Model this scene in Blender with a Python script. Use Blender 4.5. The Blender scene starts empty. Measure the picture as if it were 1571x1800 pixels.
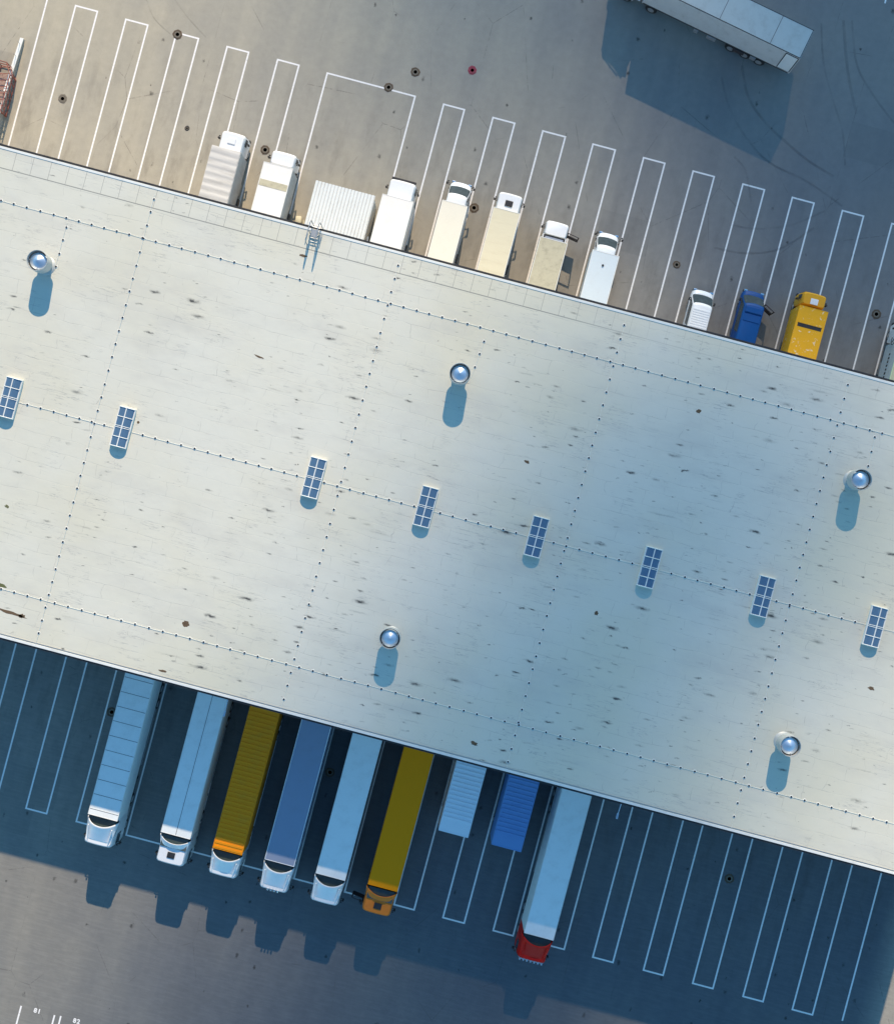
import bpy, bmesh, math, random
from mathutils import Vector, Matrix
R = math.radians
random.seed(7)
sc = bpy.context.scene
COL = sc.collection

# ------------------------------------------------------------------ camera, light, exposure
CAM_H = 90.0
FPX = 1900.0                      # focal length in pixels of the 1571 px wide photograph
cam_d = bpy.data.cameras.new('camera'); cam = bpy.data.objects.new('camera', cam_d); COL.objects.link(cam)
cam.location = (0, 0, CAM_H); cam.rotation_euler = (0, 0, 0)
cam_d.sensor_fit = 'HORIZONTAL'; cam_d.sensor_width = 36.0; cam_d.lens = FPX/1571*36.0
cam_d.clip_start = 1; cam_d.clip_end = 6000
sc.camera = cam
SUN_EL = 29.3
sdir = Vector((0.17*math.cos(R(SUN_EL))/math.hypot(.17, .986), .986*math.cos(R(SUN_EL))/math.hypot(.17, .986), math.sin(R(SUN_EL))))
SUN_AZ = math.atan2(sdir.x, sdir.y)          # clockwise from +Y
sun_d = bpy.data.lights.new('sun', 'SUN'); sun = bpy.data.objects.new('sun', sun_d); COL.objects.link(sun)
sun.rotation_euler = (-sdir).to_track_quat('-Z', 'Y').to_euler()
sun_d.energy = 5.0; sun_d.angle = R(0.5); sun_d.color = (1.0, 0.81, 0.58)
w = bpy.data.worlds.new('World'); sc.world = w; w.use_nodes = True
nt = w.node_tree; bg = nt.nodes['Background']
sky = nt.nodes.new('ShaderNodeTexSky'); sky.sky_type = 'NISHITA'; sky.sun_disc = False
sky.sun_elevation = R(SUN_EL); sky.sun_rotation = SUN_AZ
sky.air_density = 1.2; sky.dust_density = 0.1; sky.ozone_density = 6.0
tint = nt.nodes.new('ShaderNodeMix'); tint.data_type = 'RGBA'; tint.blend_type = 'MULTIPLY'; tint.inputs[0].default_value = 1
tint.inputs[7].default_value = (1.04, 1.47, 1.40, 1)
nt.links.new(sky.outputs[0], tint.inputs[6]); nt.links.new(tint.outputs[2], bg.inputs[0]); bg.inputs[1].default_value = 0.12
sc.view_settings.view_transform = 'Standard'; sc.view_settings.look = 'None'
sc.view_settings.exposure = 0.3; sc.view_settings.gamma = 1
sc.render.engine = 'CYCLES'

# ------------------------------------------------------------------ coordinates
TH = math.atan(0.2655); CT, ST = math.cos(TH), math.sin(TH)
def at(px, py, z=0.0):
    k = (CAM_H - z)/FPX
    return ((px-785.5)*k, -(py-900.0)*k)
def uv(px, py, z=0.0):            # building axes: u along the warehouse, v across it
    x, y = at(px, py, z); return (x*CT - y*ST, x*ST + y*CT)
def xy(u, v): return (u*CT + v*ST, -u*ST + v*CT)
ROOF = 11.1
V_TOP, V_BOT = 17.5, -17.2
U_L, U_R = -62.0, 44.0

# ------------------------------------------------------------------ object helpers
def tag(o, label=None, cat=None, group=None, kind=None):
    if label: o['label'] = label
    if cat: o['category'] = cat
    if group: o['group'] = group
    if kind: o['kind'] = kind
    return o
def empty(name, loc=(0, 0, 0), rz=0, **k):
    o = bpy.data.objects.new(name, None); COL.objects.link(o)
    o.location = loc; o.rotation_euler = (0, 0, rz); o.empty_display_size = .3
    return tag(o, **k)
class MB:
    def __init__(s): s.bm = bmesh.new()
    def _merge(s, b2, mat):
        for f in b2.faces: f.material_index = mat
        me = bpy.data.meshes.new('t'); b2.to_mesh(me); b2.free(); s.bm.from_mesh(me); bpy.data.meshes.remove(me)
    def box(s, c, d, bev=0, mat=0, rot=None, taper=None):
        b = bmesh.new(); bmesh.ops.create_cube(b, size=1)
        for v in b.verts:
            if taper and v.co.z > 0: v.co.x *= taper[0]; v.co.y *= taper[1]
            v.co = Vector((v.co.x*d[0], v.co.y*d[1], v.co.z*d[2]))
        if bev: bmesh.ops.bevel(b, geom=b.edges[:], offset=bev, segments=2, affect='EDGES', profile=.6)
        M = Matrix.Translation(c)
        if rot is not None: M = M @ rot
        bmesh.ops.transform(b, matrix=M, verts=b.verts); s._merge(b, mat); return s
    def cyl(s, p0, p1, r0, r1=None, seg=16, mat=0, cap=True):
        p0, p1 = Vector(p0), Vector(p1); r1 = r0 if r1 is None else r1
        b = bmesh.new(); h = (p1-p0).length
        bmesh.ops.create_cone(b, cap_ends=cap, segments=seg, radius1=r0, radius2=max(r1, 1e-4), depth=h)
        q = (p1-p0).to_track_quat('Z', 'Y').to_matrix().to_4x4()
        bmesh.ops.transform(b, matrix=Matrix.Translation((p0+p1)/2) @ q, verts=b.verts); s._merge(b, mat); return s
    def lathe(s, prof, c=(0, 0, 0), seg=28, mat=0):
        b = bmesh.new(); rings = []
        for r, z in prof:
            rings.append([b.verts.new((c[0]+r*math.cos(2*math.pi*i/seg), c[1]+r*math.sin(2*math.pi*i/seg), c[2]+z)) for i in range(seg)])
        for a, c2 in zip(rings, rings[1:]):
            for i in range(seg): b.faces.new((a[i], a[(i+1) % seg], c2[(i+1) % seg], c2[i]))
        bmesh.ops.recalc_face_normals(b, faces=b.faces); s._merge(b, mat); return s
    def poly(s, pts, mat=0):
        s.bm.faces.new([s.bm.verts.new(p) for p in pts]).material_index = mat; return s
    def loft(s, rings, mat=0, top=True, bottom=True, closed=True):
        b = bmesh.new(); rr = [[b.verts.new(p) for p in r] for r in rings]
        n = len(rr[0])
        for a, c in zip(rr, rr[1:]):
            for i in range(n if closed else n-1): b.faces.new((a[i], a[(i+1) % n], c[(i+1) % n], c[i]))
        if closed and bottom: b.faces.new(rr[0][::-1])
        if closed and top: b.faces.new(rr[-1])
        if closed: bmesh.ops.recalc_face_normals(b, faces=b.faces)
        s._merge(b, mat); return s
    def build(s, name, mats, parent=None, smooth=False, **k):
        me = bpy.data.meshes.new(name); s.bm.to_mesh(me); s.bm.free()
        for m in (mats if isinstance(mats, (list, tuple)) else [mats]): me.materials.append(m)
        if smooth:
            for p in me.polygons: p.use_smooth = True
            try: me.set_sharp_from_angle(angle=R(35))
            except Exception: pass
        o = bpy.data.objects.new(name, me); COL.objects.link(o); o.parent = parent
        return tag(o, **k)
def link_copy(o, parent, loc=None, name=None):
    c = o.copy(); COL.objects.link(c); c.parent = parent
    if loc is not None: c.location = loc
    return c

# ------------------------------------------------------------------ materials
class NT:
    def __init__(s, name):
        s.m = bpy.data.materials.new(name); s.m.use_nodes = True; s.t = s.m.node_tree
        s.b = s.t.nodes['Principled BSDF']
    def n(s, typ, **k):
        x = s.t.nodes.new(typ)
        for a, v in k.items():
            if a.startswith('i_'): x.inputs[a[2:]].default_value = v
            else: setattr(x, a, v)
        return x
    def l(s, a, b): s.t.links.new(a, b)
    def val(s, sock, v):
        if hasattr(v, 'is_linked') or hasattr(v, 'links'): s.l(v, sock)
        else: sock.default_value = v
    def math(s, op, a, b=0.0, clamp=False):
        x = s.n('ShaderNodeMath', operation=op, use_clamp=clamp); s.val(x.inputs[0], a); s.val(x.inputs[1], b); return x.outputs[0]
    def ramp(s, v, a, b):        # smooth 0..1
        x = s.n('ShaderNodeMapRange', interpolation_type='SMOOTHSTEP'); s.val(x.inputs[0], v)
        x.inputs[1].default_value = a; x.inputs[2].default_value = b; return x.outputs[0]
    def mix(s, f, a, b, mode='MIX'):
        x = s.n('ShaderNodeMix', data_type='RGBA', blend_type=mode)
        s.val(x.inputs[0], f); s.val(x.inputs[6], a); s.val(x.inputs[7], b); return x.outputs[2]
    def noise(s, co, scale, detail=3, rough=.55, dist=0):
        x = s.n('ShaderNodeTexNoise'); s.l(co, x.inputs['Vector']); x.inputs['Scale'].default_value = scale
        x.inputs['Detail'].default_value = detail; x.inputs['Roughness'].default_value = rough; x.inputs['Distortion'].default_value = dist
        return x.outputs[0]
    def coord(s): return s.n('ShaderNodeTexCoord').outputs['Object']
    def mapping(s, co, scale=(1, 1, 1), rot=(0, 0, 0), loc=(0, 0, 0)):
        x = s.n('ShaderNodeMapping'); s.l(co, x.inputs[0]); x.inputs['Scale'].default_value = scale
        x.inputs['Rotation'].default_value = rot; x.inputs['Location'].default_value = loc; return x.outputs[0]
    def bump(s, h, d=.02, st=.4):
        x = s.n('ShaderNodeBump'); s.l(h, x.inputs['Height']); x.inputs['Distance'].default_value = d; x.inputs['Strength'].default_value = st
        s.l(x.outputs[0], s.b.inputs['Normal'])
def c4(c): return (c[0], c[1], c[2], 1)
MC = {}
def paint(name, col, rough=.4, metal=0, dirt=.25, dcol=(.25, .22, .18), scale=1.2, spots=0, coat=0, streak=(1, 1, 1)):
    if name in MC: return MC[name]
    T = NT(name); co = T.coord(); cs = T.mapping(co, scale=streak)
    f = T.ramp(T.noise(cs, scale, 6, .65), .42, .85)
    d2 = tuple(a*(1-.55)+b*.55 for a, b in zip(col, dcol))
    c = T.mix(T.math('MULTIPLY', f, dirt*2, True), c4(col), c4(d2))
    if spots:
        f2 = T.ramp(T.noise(co, 3.2, 4, .7), .60, .66)
        c = T.mix(T.math('MULTIPLY', f2, spots), c, (.8, .72, .55, 1))
    fine = T.noise(co, 14, 3)
    c = T.mix(.12, c, T.mix(fine, (0.2, .2, .2, 1), (1, 1, 1, 1)), 'MULTIPLY')
    T.l(c, T.b.inputs['Base Color']); T.b.inputs['Metallic'].default_value = metal
    T.l(T.math('ADD', T.math('MULTIPLY', f, .2), rough), T.b.inputs['Roughness'])
    if coat: T.b.inputs['Coat Weight'].default_value = coat
    T.bump(T.noise(co, 2.5, 2), .01, .25)
    MC[name] = T.m; return T.m
WHITE = paint('white_paint', (.84, .83, .80), .38, dirt=.12, coat=.2)
CABW = paint('cab_white', (.84, .85, .86), .28, dirt=.08, coat=.5)
BRIGHT = paint('bright_tarpaulin', (.86, .84, .80), .45, dirt=.08)
LGREY = paint('light_grey_tarpaulin', (.60, .58, .55), .6, dirt=.4, streak=(.5, 2.2, 1))
CREAM = paint('cream_roof', (.72, .66, .48), .55, dirt=.35, dcol=(.5, .42, .28), streak=(.4, 2, 1))
DCREAM = paint('dirty_cream_roof', (.54, .50, .36), .65, dirt=.7, dcol=(.3, .27, .2), scale=2)
PBLUE = paint('pale_blue_roof', (.66, .74, .78), .45, dirt=.1)
TWHITE = paint('trailer_white', (.88, .90, .87), .42, dirt=.18)
YEL1 = paint('yellow_ribbed', (.90, .305, .01), .5, dirt=.3, dcol=(.45, .3, .05))
YEL2 = paint('yellow_clean', (.95, .31, .002), .5, dirt=.1, dcol=(.7, .3, .02))
YEL3 = paint('yellow_worn', (.76, .39, .02), .55, dirt=.25, dcol=(.5, .3, .04), spots=.65)
YCAB = paint('yellow_cab', (.76, .38, .03), .45, dirt=.3, dcol=(.4, .25, .05))
GBLUE = paint('blue_grey_tarpaulin', (.26, .31, .42), .6, dirt=.15)
LBLUE = paint('light_blue_sheet', (.82, .88, .93), .45, dirt=.12, dcol=(.35, .5, .65))
DBLUE = paint('deep_blue_sheet', (.17, .33, .62), .45, dirt=.15, dcol=(.08, .12, .3))
VBLUE = paint('van_blue', (.004, .07, .26), .5, dirt=.15, dcol=(.02, .05, .15))
VBLUE.node_tree.nodes['Principled BSDF'].inputs['Specular IOR Level'].default_value = .25
ORANGE = paint('orange_paint', (.80, .22, .03), .55, dirt=.3, dcol=(.4, .12, .04))
RED = paint('red_paint', (.62, .012, .006), .5, dirt=.1, dcol=(.25, .01, .01))
RED.node_tree.nodes['Principled BSDF'].inputs['Specular IOR Level'].default_value = .2
GREEN = paint('olive_tarpaulin', (.38, .42, .30), .6, dirt=.3)
GSIDE = paint('grey_side', (.50, .56, .58), .5, dirt=.3)
DARK = paint('chassis_dark', (.035, .03, .035), .65, dirt=.4, dcol=(.1, .07, .05))
RUBBER = paint('rubber', (.03, .03, .03), .8, dirt=.3, dcol=(.12, .1, .08))
BLACK = paint('black_plastic', (.02, .02, .022), .5, dirt=.1)
STEEL = paint('galvanised_steel', (.45, .46, .47), .45, metal=.6, dirt=.3)
SHADEM = paint('deflector_shade', (.045, .075, .08), .6, dirt=.3)
CHROME = paint('chrome', (.8, .82, .85), .12, metal=1, dirt=.05)
ALU = paint('vent_aluminium', (.80, .86, .92), .30, metal=.85, dirt=.1)
ALUD = paint('vent_band', (.55, .56, .54), .5, metal=.3, dirt=.4)
TRIM = paint('white_trim', (.80, .80, .76), .5, dirt=.25)
WALLM = paint('wall_cladding', (.55, .56, .56), .5, dirt=.3)
DOORM = paint('dock_door_paint', (.62, .64, .66), .45, dirt=.2)
RUST = paint('rusty_red_steel', (.34, .10, .07), .7, dirt=.5, dcol=(.12, .06, .04))
CONC = paint('concrete', (.42, .39, .34), .85, dirt=.5, dcol=(.25, .22, .18))
IRON = paint('cast_iron', (.10, .07, .045), .75, dirt=.6, dcol=(.22, .14, .07), scale=5)
IRON2 = paint('cast_iron_grey', (.20, .17, .13), .7, dirt=.6, dcol=(.1, .07, .05), scale=6)
PINK = paint('painted_cover', (.30, .03, .06), .6, dirt=.3)
STAINM = paint('dried_mud', (.14, .09, .05), .9, dirt=.6, dcol=(.05, .04, .03), scale=4)
MOSS = paint('moss', (.12, .13, .05), .95, dirt=.5, scale=5)
GREENL = paint('green_edge', (.45, .62, .40), .5, dirt=.1)
for m_ in (YEL1, YEL2, YEL3, YCAB, ORANGE, DBLUE): m_.node_tree.nodes['Principled BSDF'].inputs['Specular IOR Level'].default_value = .15
def glass_mat(name, col, rough=.18):
    T = NT(name); T.b.inputs['Base Color'].default_value = c4(col); T.b.inputs['Roughness'].default_value = rough
    T.b.inputs['Specular IOR Level'].default_value = .15
    f = T.noise(T.coord(), 3, 3); T.l(T.mix(f, c4(tuple(a*.6 for a in col)), c4(tuple(min(1, a*1.5) for a in col))), T.b.inputs['Base Color'])
    return T.m
GLASS = glass_mat('window_glass', (.05, .07, .08))
def skylight_glass():
    T = NT('skylight_glass'); t = T.t
    tr = t.nodes.new('ShaderNodeBsdfTransparent'); tr.inputs[0].default_value = (.45, .6, .75, 1)
    gl = T.b; gl.inputs['Base Color'].default_value = (.13, .24, .38, 1); gl.inputs['Roughness'].default_value = .15
    mx = t.nodes.new('ShaderNodeMixShader'); mx.inputs[0].default_value = .68
    T.l(tr.outputs[0], mx.inputs[1]); T.l(gl.outputs[0], mx.inputs[2]); T.l(mx.outputs[0], t.nodes['Material Output'].inputs[0])
    return T.m
SKG = skylight_glass()
SKIN = paint('skylight_shaft', (.16, .27, .42), .7, dirt=.1)

def roof_mat():
    T = NT('roof_membrane'); co = T.coord()
    sep = T.n('ShaderNodeSeparateXYZ'); T.l(co, sep.inputs[0]); u, v = sep.outputs[0], sep.outputs[1]
    big = T.noise(co, .06, 4, .6)
    c = T.mix(T.ramp(big, .35, .7), (.655, .635, .55, 1), (.64, .60, .47, 1))
    pat = T.noise(T.mapping(co, scale=(.35, .9, 1)), .5, 5, .6)
    c = T.mix(T.math('MULTIPLY', T.ramp(pat, .45, .8), .5), c, (.50, .48, .43, 1))
    # weld seams of the membrane rolls: brick layout, worn in patches
    warp = T.noise(co, .35, 3, .6)
    wv = T.n('ShaderNodeCombineXYZ'); T.l(T.math('ADD', u, T.math('MULTIPLY', warp, 1.5)), wv.inputs[0]); T.l(T.math('ADD', v, T.math('MULTIPLY', T.math('SUBTRACT', warp, .5), .5)), wv.inputs[1])
    br = T.n('ShaderNodeTexBrick', offset=.5); T.l(wv.outputs[0], br.inputs['Vector'])
    br.inputs['Scale'].default_value = 1; br.inputs['Brick Width'].default_value = 2.6; br.inputs['Row Height'].default_value = 1.05
    br.inputs['Mortar Size'].default_value = .018; br.inputs['Mortar Smooth'].default_value = .6; br.inputs['Bias'].default_value = 0
    m1 = T.ramp(T.noise(T.mapping(co, scale=(.6, 1.1, 1)), .9, 3, .6), .44, .62)
    c = T.mix(T.math('MULTIPLY', T.math('MULTIPLY', br.outputs['Fac'], m1), .42), c, (.24, .24, .23, 1))
    # creases along the roof
    cr = T.noise(T.mapping(co, scale=(.22, 3.2, 1), rot=(0, 0, R(2))), 1.0, 4, .6, .4)
    cr = T.math('MULTIPLY', T.math('SUBTRACT', 1, T.ramp(T.math('ABSOLUTE', T.math('SUBTRACT', cr, .5)), .0, .012)), T.ramp(T.noise(co, .5, 2), .5, .62))
    c = T.mix(T.math('MULTIPLY', cr, .62), c, (.30, .30, .29, 1))
    # dirt caught at seams: elongated smudges
    wob = T.noise(co, 2.2, 4, .7)
    clus = T.math('ADD', T.math('MULTIPLY', T.ramp(T.noise(co, .13, 3, .6), .38, .62), .55), T.math('MULTIPLY', T.ramp(u, -25, 20), .28))
    for (su, sv, off, th, keep, amt) in ((.30, 1.05, 0, .15, .38, 1.3), (.40, 1.5, 7.3, .11, .42, 1.0), (.22, .62, 3.1, .055, .50, 1.3), (.10, 1.2, 5.1, .12, .45, .28), (.12, .9, 9.1, .06, .5, .5)):
        cx = T.n('ShaderNodeCombineXYZ')
        T.l(T.math('ADD', T.math('MULTIPLY', u, su), T.math('ADD', T.math('MULTIPLY', wob, .28), off)), cx.inputs[0])
        T.l(T.math('ADD', T.math('MULTIPLY', v, sv), T.math('MULTIPLY', wob, .35)), cx.inputs[1])
        vo = T.n('ShaderNodeTexVoronoi', voronoi_dimensions='2D', feature='F1'); T.l(cx.outputs[0], vo.inputs['Vector']); vo.inputs['Scale'].default_value = 1; vo.inputs['Randomness'].default_value = .85
        sc_ = T.n('ShaderNodeSeparateColor'); T.l(vo.outputs['Color'], sc_.inputs[0])
        k = T.math('GREATER_THAN', sc_.outputs[0], T.math('ADD', T.math('MULTIPLY', clus, -.9), keep+.50))
        lim = T.math('ADD', T.math('MULTIPLY', T.math('POWER', sc_.outputs[1], 2.5), th*1.3), th*.3)
        a = T.math('SUBTRACT', 1, T.math('DIVIDE', vo.outputs['Distance'], lim), True)
        a = T.math('POWER', a, 1.8); a = T.math('MULTIPLY', T.math('MULTIPLY', a, k), T.math('MULTIPLY', T.math('ADD', sc_.outputs[2], .25), amt), True)
        c = T.mix(a, c, (.07, .07, .065, 1))
    # reinforced edge strip: lap line and cross joints
    e1 = V_TOP-1.55
    ln = T.math('LESS_THAN', T.math('ABSOLUTE', T.math('SUBTRACT', v, e1)), .035)
    cross = T.math('MULTIPLY', T.math('LESS_THAN', T.math('ABSOLUTE', T.math('SUBTRACT', T.math('FRACT', T.math('DIVIDE', T.math('ADD', u, 200), 1.33)), .5)), .013), T.math('GREATER_THAN', v, e1))
    fade = T.math('SUBTRACT', 1.0, T.math('MULTIPLY', T.ramp(u, 2, 12), .75))
    c = T.mix(T.math('MULTIPLY', T.math('MAXIMUM', ln, T.math('MULTIPLY', cross, .8)), T.math('MULTIPLY', fade, .75)), c, (.16, .16, .15, 1))
    T.l(c, T.b.inputs['Base Color']); T.b.inputs['Roughness'].default_value = .6
    T.bump(T.math('ADD', T.noise(co, .8, 4), T.math('MULTIPLY', br.outputs['Fac'], -.3)), .05, .35)
    return T.m
def asphalt_mat():
    T = NT('asphalt'); co = T.coord()        # object axes are the yard's own u, v
    sep = T.n('ShaderNodeSeparateXYZ'); T.l(co, sep.inputs[0]); u, v = sep.outputs[0], sep.outputs[1]
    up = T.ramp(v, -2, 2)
    c = T.mix(up, T.mix(T.ramp(u, 43.5, 46), T.mix(T.ramp(u, -34, 4), (.285, .275, .25, 1), (.155, .165, .18, 1)), (.36, .34, .30, 1)), T.mix(T.ramp(u, -28, 22), (.47, .43, .35, 1), (.26, .255, .25, 1)))  # light and shade in the colour: paler left and sunlit corner, bluer shaded yard
    big = T.noise(co, .05, 5, .6)
    c = T.mix(1.0, c, T.mix(T.ramp(big, .3, .75), (.86, .87, .9, 1), (1.1, 1.07, 1.0, 1)), 'MULTIPLY')
    # worn lanes along the bays and wipes across them
    lane = T.noise(T.mapping(co, scale=(.55, .04, 1)), 1, 3, .5)
    c = T.mix(.35, c, T.mix(T.ramp(lane, .3, .7), (.78, .78, .8, 1), (1.08, 1.05, 1, 1)), 'MULTIPLY')
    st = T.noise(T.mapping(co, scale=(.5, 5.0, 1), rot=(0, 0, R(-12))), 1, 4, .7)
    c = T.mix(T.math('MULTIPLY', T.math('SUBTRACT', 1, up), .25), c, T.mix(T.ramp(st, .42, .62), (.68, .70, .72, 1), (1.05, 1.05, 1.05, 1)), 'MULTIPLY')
    c = T.mix(.22, c, T.mix(T.noise(co, 1.6, 5, .7), (.3, .3, .3, 1), (1.5, 1.5, 1.5, 1)), 'MULTIPLY')
    c = T.mix(.35, c, T.mix(T.noise(co, 22, 2, .6), (.35, .35, .35, 1), (1.4, 1.4, 1.4, 1)), 'MULTIPLY')
    vp = T.n('ShaderNodeTexVoronoi', voronoi_dimensions='2D', distance='CHEBYCHEV'); T.l(T.mapping(co, scale=(.11, .16, 1)), vp.inputs['Vector']); vp.inputs['Scale'].default_value = 1
    sp_ = T.n('ShaderNodeSeparateColor'); T.l(vp.outputs['Color'], sp_.inputs[0])
    c = T.mix(T.math('MULTIPLY', T.math('MULTIPLY', T.math('GREATER_THAN', sp_.outputs[0], .8), T.math('LESS_THAN', vp.outputs['Distance'], .24)), .16), c, (.12, .12, .12, 1))
    vc = T.n('ShaderNodeTexVoronoi', voronoi_dimensions='2D', feature='DISTANCE_TO_EDGE'); T.l(T.mapping(co, scale=(.2, .13, 1)), vc.inputs['Vector']); vc.inputs['Scale'].default_value = 1
    ck = T.math('LESS_THAN', T.math('ADD', vc.outputs[0], T.math('MULTIPLY', T.math('ABSOLUTE', T.math('SUBTRACT', T.noise(co, 1.2, 5, .7), .5)), .06)), .006)
    c = T.mix(T.math('MULTIPLY', ck, T.math('MULTIPLY', T.ramp(T.noise(co, .25, 2), .45, .6), .4)), c, (.08, .075, .07, 1))
    near = T.ramp(T.math('ABSOLUTE', v), 40, 18)
    gr = T.math('MULTIPLY', T.ramp(T.noise(T.mapping(co, scale=(1, .3, 1)), .8, 5, .65), .45, .75), T.math('MULTIPLY', near, .35))
    c = T.mix(gr, c, (.07, .06, .05, 1))
    # oil drips, clustered
    vo = T.n('ShaderNodeTexVoronoi', voronoi_dimensions='2D'); T.l(T.mapping(co, scale=(.55, .4, 1)), vo.inputs['Vector']); vo.inputs['Scale'].default_value = 1
    sc_ = T.n('ShaderNodeSeparateColor'); T.l(vo.outputs['Color'], sc_.inputs[0])
    d = T.math('ADD', vo.outputs['Distance'], T.math('MULTIPLY', T.math('SUBTRACT', T.noise(co, 3, 4, .8), .5), .35))
    a = T.math('SUBTRACT', 1, T.math('DIVIDE', d, T.math('ADD', T.math('MULTIPLY', sc_.outputs[1], .09), .02)), True)
    a = T.math('MULTIPLY', T.math('MULTIPLY', a, T.math('GREATER_THAN', sc_.outputs[0], .80)), .75, True)
    c = T.mix(a, c, (.03, .028, .026, 1))
    sp = T.math('MULTIPLY', T.ramp(T.noise(co, 4.5, 3, .7), .70, .76), T.ramp(T.noise(co, .16, 2), .52, .62))
    c = T.mix(T.math('MULTIPLY', sp, .75), c, (.035, .03, .03, 1))
    T.l(c, T.b.inputs['Base Color']); T.b.inputs['Roughness'].default_value = .9
    T.b.inputs['Specular IOR Level'].default_value = .25
    T.bump(T.noise(co, 30, 3, .7), .01, .5)
    return T.m
def line_mat():
    T = NT('road_paint'); co = T.coord()
    f = T.ramp(T.noise(co, 5, 5, .75), .56, .72)
    c = T.mix(T.math('MULTIPLY', f, .75), (.88, .84, .80, 1), (.36, .34, .31, 1))
    T.l(c, T.b.inputs['Base Color']); T.b.inputs['Roughness'].default_value = .7; return T.m
def tyre_mat():
    T = NT('tyre_rubber_film'); t = T.t; co = T.coord()
    tr = t.nodes.new('ShaderNodeBsdfTransparent'); T.b.inputs['Base Color'].default_value = (.04, .04, .045, 1); T.b.inputs['Roughness'].default_value = .8
    mx = t.nodes.new('ShaderNodeMixShader'); T.l(T.math('MULTIPLY', T.ramp(T.noise(co, .35, 4, .7), .3, .65), .17), mx.inputs[0])
    T.l(tr.outputs[0], mx.inputs[1]); T.l(T.b.outputs[0], mx.inputs[2]); T.l(mx.outputs[0], t.nodes['Material Output'].inputs[0]); return T.m
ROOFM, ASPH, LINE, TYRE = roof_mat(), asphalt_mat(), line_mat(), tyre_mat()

# ------------------------------------------------------------------ ground and painted lines
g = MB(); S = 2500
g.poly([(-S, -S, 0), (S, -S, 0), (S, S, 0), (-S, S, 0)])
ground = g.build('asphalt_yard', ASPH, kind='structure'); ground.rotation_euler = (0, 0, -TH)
def strip(mb, a, b, w, z=.004):
    a, b = Vector(a), Vector(b); d = (b-a).normalized(); n = Vector((-d.y, d.x))*w/2
    mb.poly([(a.x-n.x, a.y-n.y, z), (b.x-n.x, b.y-n.y, z), (b.x+n.x, b.y+n.y, z), (a.x+n.x, a.y+n.y, z)])
LW = .135
def bay(l, r, vend, bar=True):
    """l, r: far ends (u, v) of the two side lines; both run back to the warehouse wall at vend"""
    m = MB(); s = 1 if l[1] > 0 else -1
    vv = (l[1]+r[1])/2 if bar else l[1]
    strip(m, (l[0], vv), (l[0], vend), LW)
    if r is not l:
        strip(m, (r[0], vv), (r[0], vend), LW)
    if bar: strip(m, (l[0]-LW/2, vv+s*LW/2), (r[0]+LW/2, vv+s*LW/2), LW)
    return m.build('painted_bay_line', LINE, ground)
UP = [((132.6, 10.7), (171, 20.7)), ((221, 34.6), (259.5, 45)), ((310, 58.5), (348.6, 68.4)), ((399, 82.7), (436.7, 92.7)),
      ((487.7, 105.5), (525, 115.5)), ((575, 129), (729, 170.4)), ((779.4, 184), (815.7, 193.7)), ((866, 207.4), (904, 217.5)),
      ((953.5, 231), (993, 241.4)), ((1041.7, 254), (1080.6, 264.7)), ((1130.6, 278), (1167.8, 288)), ((1217.5, 302), (1254.7, 311)),
      ((1305, 325), (1343, 334)), ((1392, 348), (1430, 358)), ((1480, 371), (1517, 381)), ((1567, 394), (1605, 404)), ((1655, 418), (1693, 428))]
for a, b in UP: bay(uv(*a), uv(*b), V_TOP-.1)
p = uv(82.7, 0); p = (p[0], p[1]+1.2); bay(p, p, V_TOP-.1, bar=False)
LO = [((46, 1420), (82.4, 1429)), ((134.5, 1443), (172, 1453)), ((222, 1466.8), (287, 1484)), ((338.7, 1496), (375, 1506)), ((427.5, 1520), (463, 1529)),
      ((517, 1543.5), (553, 1553)), ((606, 1567), (641, 1576)), ((693, 1589), (728, 1598.7)), ((778.8, 1612), (816, 1622)),
      ((867, 1635), (902, 1644)), ((955, 1658.5), (991.6, 1668)), ((1042, 1681.6), (1077.3, 1691)), ((1131, 1704.5), (1165.4, 1713.5)),
      ((1217.5, 1727.7), (1253, 1737)), ((1306, 1750.6), (1341, 1760)), ((1392.6, 1774), (1428, 1783)), ((-42, 1396), (-6, 1405))]
for a, b in LO: bay(uv(*a), uv(*b), V_BOT+.1)
p = uv(1480, 1795); bay(p, p, V_BOT+.1, bar=False)
m = MB(); strip(m, uv(37.4, 1768.8), uv(20, 1834), LW); m.build('painted_bay_line', LINE, ground)
m = MB(); strip(m, uv(96, 1785), uv(84, 1830), LW); strip(m, uv(107, 1786.6), uv(96, 1830), LW); m.build('painted_bay_line', LINE, ground)
m = MB(); strip(m, uv(1560, -15), uv(1555, 5), LW); m.build('painted_bay_line', LINE, ground)
def text_mesh(s, size, name, mat, parent, loc, rot=(0, 0, 0), ext=0):
    cu = bpy.data.curves.new('t', 'FONT'); cu.body = s; cu.size = size; cu.align_x = 'CENTER'; cu.align_y = 'CENTER'; cu.extrude = ext; cu.offset = .02; cu.space_character = 1.25
    o = bpy.data.objects.new('t', cu); me = bpy.data.meshes.new_from_object(o); bpy.data.objects.remove(o)
    me.materials.clear(); me.materials.append(mat)
    o = bpy.data.objects.new(name, me); COL.objects.link(o); o.parent = parent; o.location = loc; o.rotation_euler = rot; return o
for s, px, py in (('81', 65.5, 1778), ('82', 134.5, 1796)):
    q = uv(px, py); text_mesh(s, .52, 'painted_bay_number', LINE, ground, (q[0], q[1], .004))
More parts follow.
